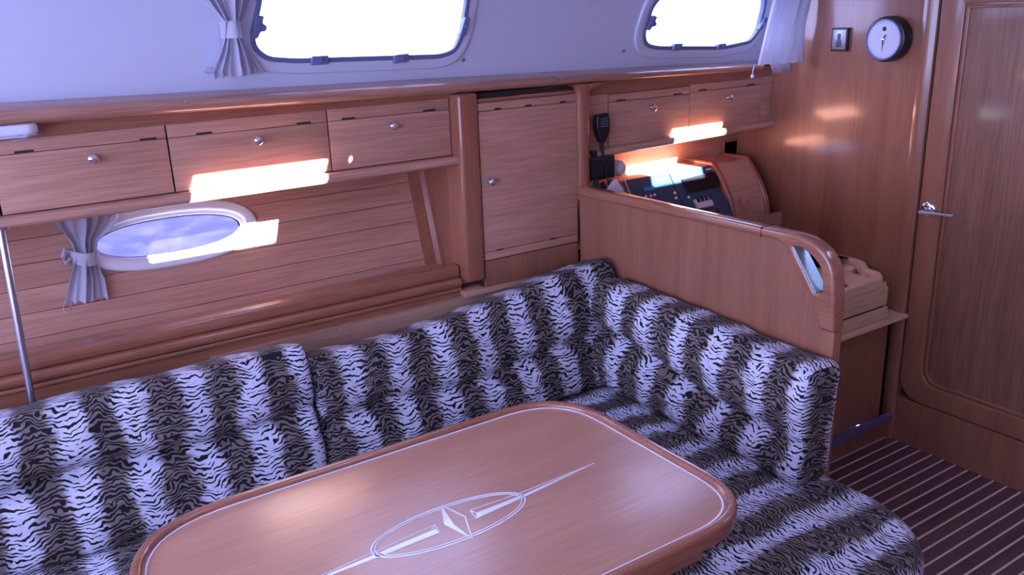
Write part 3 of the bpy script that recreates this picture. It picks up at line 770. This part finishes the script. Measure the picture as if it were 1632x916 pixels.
def cushion(name, L, D, H, r, place, label, group, front, seed, uoff=0.0, topfn=None, dens=0.014, parts=None, endfn=None):
    """local x 0..L, y 0 (front) .. D (back), z 0..H ; place maps to world; front(x,z) pushes the front face"""
    bm = bmesh.new()
    nx = max(4, int(L / dens)); ny = max(6, int(D / dens)); nz_ = max(6, int(H / dens))
    cache = {}
    def vert(i, j, k):
        key = (i, j, k)
        if key in cache: return cache[key]
        p = Vector((L * i / nx, D * j / ny, H * k / nz_))
        ctr = Vector((min(max(p.x, r), L - r), min(max(p.y, r), D - r), min(max(p.z, r), H - r)))
        d = p - ctr
        if d.length > 1e-9: p = ctr + d.normalized() * r
        v = bm.verts.new(p); cache[key] = v; return v
    def quad(a1, b1, c1, d1): bm.faces.new((vert(*a1), vert(*b1), vert(*c1), vert(*d1)))
    for i in range(nx):
        for k2 in range(nz_):
            quad((i, 0, k2), (i + 1, 0, k2), (i + 1, 0, k2 + 1), (i, 0, k2 + 1)); quad((i, ny, k2), (i, ny, k2 + 1), (i + 1, ny, k2 + 1), (i + 1, ny, k2))
        for j in range(ny):
            quad((i, j, 0), (i, j + 1, 0), (i + 1, j + 1, 0), (i + 1, j, 0)); quad((i, j, nz_), (i + 1, j, nz_), (i + 1, j + 1, nz_), (i, j + 1, nz_))
    for j in range(ny):
        for k2 in range(nz_):
            quad((0, j, k2), (0, j, k2 + 1), (0, j + 1, k2 + 1), (0, j + 1, k2)); quad((nx, j, k2), (nx, j + 1, k2), (nx, j + 1, k2 + 1), (nx, j, k2 + 1))
    bm.normal_update()
    nrm = {v: v.normal.copy() for v in bm.verts}
    uvc = {}
    lay = bm.loops.layers.uv.new('UVMap')
    for f in bm.faces:
        n = f.normal
        for l in f.loops:
            p = l.vert.co
            if abs(n.x) > .75: u = (-(p.y) if n.x < 0 else L + p.y); v_ = p.z
            elif n.z > .75: u = p.x; v_ = H + p.y
            elif n.y > .5: u = p.x; v_ = H + D + (H - p.z)
            else: u = p.x; v_ = p.z
            l[lay].uv = (u + uoff, v_ + seed * .37)
    for v in bm.verts:
        p = v.co.copy(); n = nrm[v]
        wf = max(0.0, 1 - p.y / D) ** 1.2
        q = p.copy()
        q.y += front(p.x, p.z) * wf
        nn = noise.noise(Vector((p.x * 5 + seed, p.z * 6, p.y * 5 + seed))) * .010 + noise.noise(Vector((p.x * 14, p.z * 16 + seed, p.y * 14))) * .004
        q += n * nn
        if topfn: q.z += topfn(p.x) * (p.z / H) ** 2
        if endfn: q.x += endfn(p.x, p.z)
        v.co = place(q)
    o = from_bm(name, bm, M_tiger, None, smooth=True)
    tag(o, label, 'cushion', group)
    return o
def gauss(t, w): return math.exp(-(t / w) ** 2)
def crease_front(zc, dep=.030, bulge=.022, H=.37, top=.30, L=1, endr=.16):
    def f(x, z):
        e = min(1, max(0, (x) / endr)) * 0.5 + 0.5
        e *= min(1, max(0, (L - x) / endr)) * 0.5 + 0.5
        zc2 = zc + .012 * math.sin(x * 9)
        v = dep * e * gauss(z - zc2, .020)
        up = (z - zc2) / (H - zc2)
        if up > 0: v -= bulge * math.sin(min(1, up) * PI) ** .8
        else: v -= bulge * .7 * math.sin(min(1, -up * (H - zc2) / zc2) * PI) ** .8
        # diagonal drape wrinkles
        v += .006 * math.sin(x * 28 + z * 16) * gauss(z - zc2 - .10, .08)
        return v
    return f
def place_back(x0, yb, z0, lean):
    cl, sl_ = math.cos(lean), math.sin(lean)
    def f(p): return Vector((x0 + p.x, yb + p.y * cl + p.z * sl_, z0 + p.z * cl - p.y * sl_))
    return f
GC = 'tiger print settee cushions'
cushion('backrest_cushion', 1.50, .17, .398, .03, place_back(-.775, 2.125, .448, .27),
        'tiger print backrest cushion at the left, leaning under the oval portlight', GC, crease_front(.200, .045, .026, .398, L=1.5), 1.3, .02)
cushion('backrest_cushion', 1.122, .17, .343, .026, place_back(.742, 2.125, .448, .27),
        'tiger print backrest cushion in the middle, below the tall cupboard', GC, crease_front(.150, .038, .022, .335, L=1.13), 2.1, .05,
        topfn=lambda x: .006 + .10 * max(0, (x - .25) / .88) ** 1.3)
def place_side(p):
    ln = .06
    return Vector((1.722 + p.y * math.cos(ln) + p.z * math.sin(ln), 2.205 - p.x, .449 + p.z * math.cos(ln) - p.y * math.sin(ln)))
def fr3(x, z):
    zc = .20 - .10 * x + .01 * math.sin(x * 8)
    e = min(1, max(0, (.90 - x) / .12))
    v = .034 * gauss(z - zc, .022) * e
    up = (z - zc)
    if up > 0: v -= .030 * math.sin(min(1, up / (.37 - zc)) * PI) ** .8
    else: v -= .022 * math.sin(min(1, -up / zc) * PI) ** .8
    v += .010 * gauss(z - .31, .012) * (1 - x * .3)
    return v
cushion('backrest_cushion', .917, .13, .355, .035, place_side,
        'tiger print backrest cushion leaning on the wooden partition, with rounded outer end', GC, fr3, 3.7, .0, topfn=lambda x: .022 - .035 * x)
# bench bases and seat cushions
bb = thing('settee_base', (1.5, 1.6, 0), 'wooden settee base carrying the tiger print seat cushions', 'bench')
box('base_long', -1.0, 1.87, 1.80, 2.48, 0, .312, M_woodz, bb, .004)
plate('base_short', round_poly([(1.22, 1.02), (1.84, 1.02), (1.84, 1.80), (1.22, 1.80)], [.03, .2, 0, 0], 8), [], .312, M_woodz, bb, map_xy(.156), bev=.004)
def place_seat(x0, y0, z0): return lambda p: Vector((x0 + p.x, y0 + p.y, z0 + p.z))
cushion('seat_cushion', 2.10, .565, .118, .035, place_seat(-.92, 1.635, .323), 'long tiger print seat cushion in the shade behind the table', GC, lambda x, z: 0, 5.1, .03, dens=.03)
# short-leg seat cushion with rounded outer corner
def seat_short():
    x0, x1, y0, y1, z0, z1 = 1.19, 1.886, .905, 2.195, .330, .440
    nx, ny = 52, 92; bm = bmesh.new(); R = .27; e = .045
    def remap(u, v):
        # keep a rounded corner at (x1, y0) by squashing the grid
        x = x0 + (x1 - x0) * u; y = y0 + (y1 - y0) * v
        dx = x - (x1 - R); dy = (y0 + R) - y
        if dx > 0 and dy > 0:
            m = max(dx, dy); l = math.hypot(dx, dy)
            if l > 0: k_ = m / l; dx *= k_; dy *= k_
            x = x1 - R + dx; y = y0 + R - dy
        return x, y
    def edge(x, y):
        d = min(x - x0, x1 - x, y - y0, y1 - y)
        dx = x - (x1 - R); dy = (y0 + R) - y
        if dx > 0 and dy > 0: d = min(d, R - math.hypot(dx, dy))
        return max(0, d)
    def zt(x, y, top):
        d = edge(x, y); h = (z1 - z0) / 2
        k_ = min(1, d / e); f = math.sqrt(max(0, 1 - (1 - k_) ** 2))
        z = (z0 + z1) / 2 + (h if top else -h) * f
        if top:
            z += .010 * min(1, d / .15) + noise.noise(Vector((x * 6, y * 6, 1))) * .006 + .006 * math.sin(y * 30 + x * 4) * min(1, d / .1) * .5
            z -= .012 * gauss(y - 1.10, .03) * min(1, d / .06) * (0.4)
        return z
    T = [[None] * (ny + 1) for _ in range(nx + 1)]; B = [[None] * (ny + 1) for _ in range(nx + 1)]
    for i in range(nx + 1):
        for j in range(ny + 1):
            # concentrate samples near the borders
            u = .5 - .5 * math.cos(PI * i / nx); v = .5 - .5 * math.cos(PI * j / ny)
            x, y = remap(u, v)
            T[i][j] = bm.verts.new((x, y, zt(x, y, True)))
            B[i][j] = T[i][j] if (i in (0, nx) or j in (0, ny)) else bm.verts.new((x, y, zt(x, y, False)))
    lay = bm.loops.layers.uv.new('UVMap')
    for G, top in ((T, True), (B, False)):
        for i in range(nx):
            for j in range(ny):
                f = bm.faces.new((G[i][j], G[i + 1][j], G[i + 1][j + 1], G[i][j + 1]))
                for l in f.loops:
                    p = l.vert.co; l[lay].uv = (p.y * 1.0 + .02 - (z1 - p.z) * (1 if p.y < y0 + .1 else 0), p.x + (z1 - p.z) * (1 if p.x > x1 - .1 else 0))
    o = from_bm('seat_cushion', bm, M_tiger, None, smooth=True)
    tag(o, 'tiger print seat cushion with rounded corner, beside the striped floor', 'cushion', GC)
seat_short()

# ------------------------------------------------------------------ curtains
def curtain(name, rows, mat, label, tie=None, group=None, folds=6, parent_loc=None, extra=None, seed=0.0, wallfn=None):
    """rows: list of (left point, right point, fold depth); surface runs between with folds toward the cabin"""
    t = thing(name, rows[-1][0], label, 'curtain', group)
    bm = bmesh.new(); nu = folds * 12; G = []
    R = []
    for a_, b_ in zip(rows, rows[1:]):
        m = 8
        for k_ in range(m):
            s_ = k_ / m; s_ = s_ * s_ * (3 - 2 * s_)
            R.append((a_[0].lerp(b_[0], s_), a_[1].lerp(b_[1], s_), a_[2] + (b_[2] - a_[2]) * s_))
    R.append(rows[-1])
    for ri, (L_, R_, dep) in enumerate(R):
        row = []
        for i in range(nu + 1):
            u = i / nu
            ph = u * folds * 2 * PI + .9 * math.sin(u * 5 + seed) + ri * .012 * math.sin(seed)
            p = L_.lerp(R_, u)
            d = dep * (.5 + .5 * math.sin(ph)) * (.75 + .4 * math.sin(u * 11 + seed)) + dep * .6 * math.sin(PI * u)
            row.append(bm.verts.new(p + Vector((.15 * dep * math.cos(ph), -d - .004, .003 * math.sin(ph * 1.3)))))
        G.append(row)
    for A, B in zip(G, G[1:]):
        for i in range(nu): bm.faces.new((A[i], A[i + 1], B[i + 1], B[i]))
    o = from_bm('drape', bm, mat, t, smooth=True)
    md = o.modifiers.new('thick', 'SOLIDIFY'); md.thickness = .0012
    return t
def A1(px, py, d=.012): x, z = cw(px, py); return coach(Vector((x, z, 0))) + Vector((0, -d, 0))
c1_ = curtain('tied_curtain', [(A1(300, -60), A1(415, -62), .030), (A1(322, 0), A1(397, 0), .030), (A1(352, 38), A1(376, 38), .030), (A1(352, 60), A1(378, 58), .028), (A1(345, 85), A1(392, 80), .028), (A1(333, 115), A1(412, 108), .022), (A1(336, 124), A1(414, 116), .020)],
        M_cloth, 'white gathered curtain tied back beside the large window', group='white curtains', folds=6, seed=1.0)
def band(parent, pts, w=.030, name='tie_band'):
    secs = []
    for p, d in pts: secs.append([p + Vector((0, 0, w / 2)), p + Vector((0, -.003, w / 2)), p + Vector((0, -.003, -w / 2)), p + Vector((0, 0, -w / 2))])
    loft(name, secs, M_cloth, parent)
def wrap(A, B, depth, n=10): return [(A.lerp(B, i / n) + Vector((0, -depth * math.sin(PI * i / n) ** .6, 0)), 0) for i in range(n + 1)]
band(c1_, wrap(A1(349, 48), A1(381, 46), .052), .045)
tube('tie_cord', [A1(320, -2, .02), A1(335, 17, .035), A1(353, 36, .05)], .003, M_cloth, c1_)
tube('tie_loop', [A1(338, 112, .02), A1(326, 108, .02), A1(323, 114, .02), A1(330, 118, .02), A1(340, 114, .02)], .003, M_cloth, c1_)
def A3(px, py, w=.012): x, s_ = hpx(px, py, w); return hull(x, s_, w)
c3_ = curtain('tied_curtain', [(A3(84, 340), A3(186, 338), .026), (A3(88, 358), A3(182, 350), .030), (A3(112, 385), A3(152, 380), .030), (A3(118, 402), A3(150, 400), .030), (A3(117, 415), A3(150, 415), .030), (A3(108, 445), A3(163, 440), .028), (A3(101, 482), A3(170, 474), .020)],
        M_cloth, 'small white gathered curtain tied beside the oval portlight', group='white curtains', folds=5, seed=2.2)
band(c3_, wrap(A3(112, 408), A3(155, 408), .052), .040)
bm = bmesh.new(); bm_tube(bm, [A3(112, 412, .02), A3(104, 420, .03), A3(100, 410, .03), A3(103, 399, .03), A3(113, 402, .02)], .007, 8); from_bm('bow', bm, M_cloth, c3_, auto=.9)
tube('loose_cord', [A3(103, 480, .02), A3(101, 494, .018), A3(108, 498, .018), A3(114, 484, .02)], .0012, M_cloth, c3_, 5)
# straight curtain over the right end of the far window
def A2(px, py, y): return at(px, py, 1, y)
c2_ = curtain('hanging_curtain', [(A2(1222, -40, 2.37), A2(1300, -40, 2.30), .022), (A2(1226, 0, 2.39), A2(1290, 0, 2.32), .022), (A2(1217, 40, 2.39), A2(1281, 40, 2.33), .018), (A2(1208, 80, 2.40), A2(1278, 80, 2.34), .016), (A2(1202, 105, 2.40), A2(1277, 97, 2.34), .016)],
        M_cloth, 'white hanging curtain with a cord at the far window beside the bulkhead', folds=4, seed=.4)
c2b = []
bm = bmesh.new()
rr = [[A2(1225 + i * 5, 95, 2.415) for i in range(9)], [A2(1232 + i * 4, 116 - i * .2, 2.415) for i in range(9)]]
vs = [[bm.verts.new(p + Vector((0, .006 * math.sin(i * 1.4), 0))) for i, p in enumerate(r_)] for r_ in rr]
for i in range(8): bm.faces.new((vs[0][i], vs[0][i + 1], vs[1][i + 1], vs[1][i]))
o = from_bm('lining_hem', bm, M_cloth, c2_, smooth=True); md = o.modifiers.new('t', 'SOLIDIFY'); md.thickness = .0015
tube('pull_cord', [A2(1203, 103, 2.375), A2(1200, 112, 2.375), A2(1199, 120, 2.375)], .002, M_cloth, c2_)
lathe('cord_toggle', [(0, .006), (.012, .007), (.013, .002)], A2(1199, 124, 2.375), (0, 0, 1), M_white, c2_, 12)
tube('cord_loop', [A2(1276, 93, 2.31), A2(1284, 96, 2.31), A2(1288, 102, 2.31), A2(1284, 106, 2.31), A2(1279, 98, 2.31)], .002, M_cloth, c2_)

# ------------------------------------------------------------------ bulkhead: door, clock, plaque
dr = tag(bpy.data.objects.new('door_1', None), kind='structure'); COL.objects.link(dr); dr.location = (XB, 1.25, .19)
dout = round_poly([(1.781, .195), (.705, .195), (.705, 1.94), (1.781, 1.94)], [.10, .10, .10, .10], 8)
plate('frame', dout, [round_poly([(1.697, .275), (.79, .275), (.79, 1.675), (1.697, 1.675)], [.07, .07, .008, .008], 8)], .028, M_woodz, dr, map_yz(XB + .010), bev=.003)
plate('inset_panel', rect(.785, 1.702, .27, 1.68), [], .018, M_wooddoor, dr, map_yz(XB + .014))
plate('bead', round_poly([(1.690, .282), (.797, .282), (.797, 1.668), (1.690, 1.668)], [.065, .065, .008, .008], 8), [round_poly([(1.680, .292), (.807, .292), (.807, 1.658), (1.680, 1.658)], [.06, .06, .008, .008], 8)], .010, M_trimz, dr, map_yz(XB + .004), bev=.003)
box('backing', XB + .027, XB + .03, .70, 1.79, .18, ZC, M_dark, dr, 0)
# rounded jamb moulding left of the seam
secs = [[(XB + .002, 1.846, z), (XB - .010, 1.842, z), (XB - .014, 1.825, z), (XB - .013, 1.802, z), (XB - .006, 1.791, z), (XB + .002, 1.789, z)] for z in (0.0, 1.95)]
struct(loft('trim_16', secs, M_woodz))
hx = XB - .004
q = at(1481, 333, 0, XB)
hd = tag(bpy.data.objects.new('handle', None)); COL.objects.link(hd); hd.parent = dr; hd.location = q - dr.location
lathe('rose', [(0, .027), (.006, .027), (.009, .022), (.010, .010), (.030, .009)], (XB - .005, q.y, q.z), (-1, 0, 0), M_chrome, hd, 28)
l0 = at(1465, 338, 0, XB - .04); l1 = at(1520, 344, 0, XB - .04)
tube('lever', [l0, l0.lerp(l1, .5), l1], [.008, .0065, .0065], M_chrome, hd, 14)
# barometer
cf = at(1408, 63, 0, XB - .055); RF = .077
t = thing('barometer', (XB, cf.y, cf.z - RF), 'round barometer with white dial and black case on the wooden bulkhead', 'barometer')
lathe('case', [(.0, RF - .004), (.004, RF + .004), (.035, RF + .004), (.048, RF + .002), (.050, RF - .002)], (XB - .001, cf.y, cf.z), (-1, 0, 0), M_black, t, 48)
dl = lathe('dial', [(.048, RF - .010), (.0535, RF - .010)], (XB - .001, cf.y, cf.z), (-1, 0, 0), M_dial, t, 48)
plate('bezel', superell(cf.y, cf.z, RF - .004, RF - .004, 48), [superell(cf.y, cf.z, RF - .010, RF - .010, 48)], .006, M_grey, t, map_yz(XB - .057), bev=.002)
def flat(name, pts, m, par, w=0.0): return plate(name, [(cf.y + p[0], cf.z + p[1]) for p in pts], [], .0008, m, par, map_yz(XB - .0550 - w))
flat('emblem', superell(0, .037, .008, .008, 20), M_black, dl)
flat('needle', [(.002, -.046), (.0035, -.012), (.005, .0), (.003, .006), (.0005, .004), (.0, -.01)], M_black, t, .002)
flat('needle', [(.001, -.004), (-.010, .016), (-.006, .018), (.004, .0)], M_black, t, .002)
lathe('needle_hub', [(.052, .005), (.059, .005), (.060, .001)], (XB - .001, cf.y, cf.z), (-1, 0, 0), M_chrome, t, 14)
for i in range(30):
    a_ = PI * 2 * i / 30
    if abs(math.sin(a_ / 2 - PI / 2 * 0 - PI / 4)) < -1: continue
    ca, sa = math.cos(a_), math.sin(a_); r0_, r1_ = RF - .018, RF - .012
    flat('tick', [(ca * r0_ - sa * .0005, sa * r0_ + ca * .0005), (ca * r1_ - sa * .0005, sa * r1_ + ca * .0005), (ca * r1_ + sa * .0005, sa * r1_ - ca * .0005), (ca * r0_ + sa * .0005, sa * r0_ - ca * .0005)], M_grey, dl)
# plaque
qa = at(1329, 46, 0, XB - .01); qb = at(1349, 80, 0, XB - .01)
y0_, y1_, z0_, z1_ = qb.y, qa.y, qb.z, qa.z
t = thing('plaque', (XB, (y0_ + y1_) / 2, z0_), 'small rectangular metal relief plaque left of the barometer', 'plaque')
box('backing', XB - .016, XB, y0_ - .004, y1_ + .004, z0_ - .004, z1_ + .004, M_black, t, .002)
box('relief_plate', XB - .018, XB - .014, y0_ + .002, y1_ - .002, z0_ + .003, z1_ - .003, M_tin, t, .001)
ym, zm = (y0_ + y1_) / 2, (z0_ + z1_) / 2
plate('figure', [(ym - .012, zm - .028), (ym + .012, zm - .028), (ym + .010, zm - .004), (ym + .006, zm + .004), (ym - .006, zm + .004), (ym - .010, zm - .004)], [], .003, plain('dark tin', (.09, .09, .12), .4, metal=.6), t, map_yz(XB - .0185), bev=.001)
plate('figure_head', superell(ym, zm + .013, .008, .010, 16), [], .003, bpy.data.materials['dark tin'], t, map_yz(XB - .0185), bev=.001)
# water outside
wt = struct(box('sea', -40, 40, 3.6, 60, -.62, -.60, plain('harbour water', (.03, .10, .20), .12), None, 0))
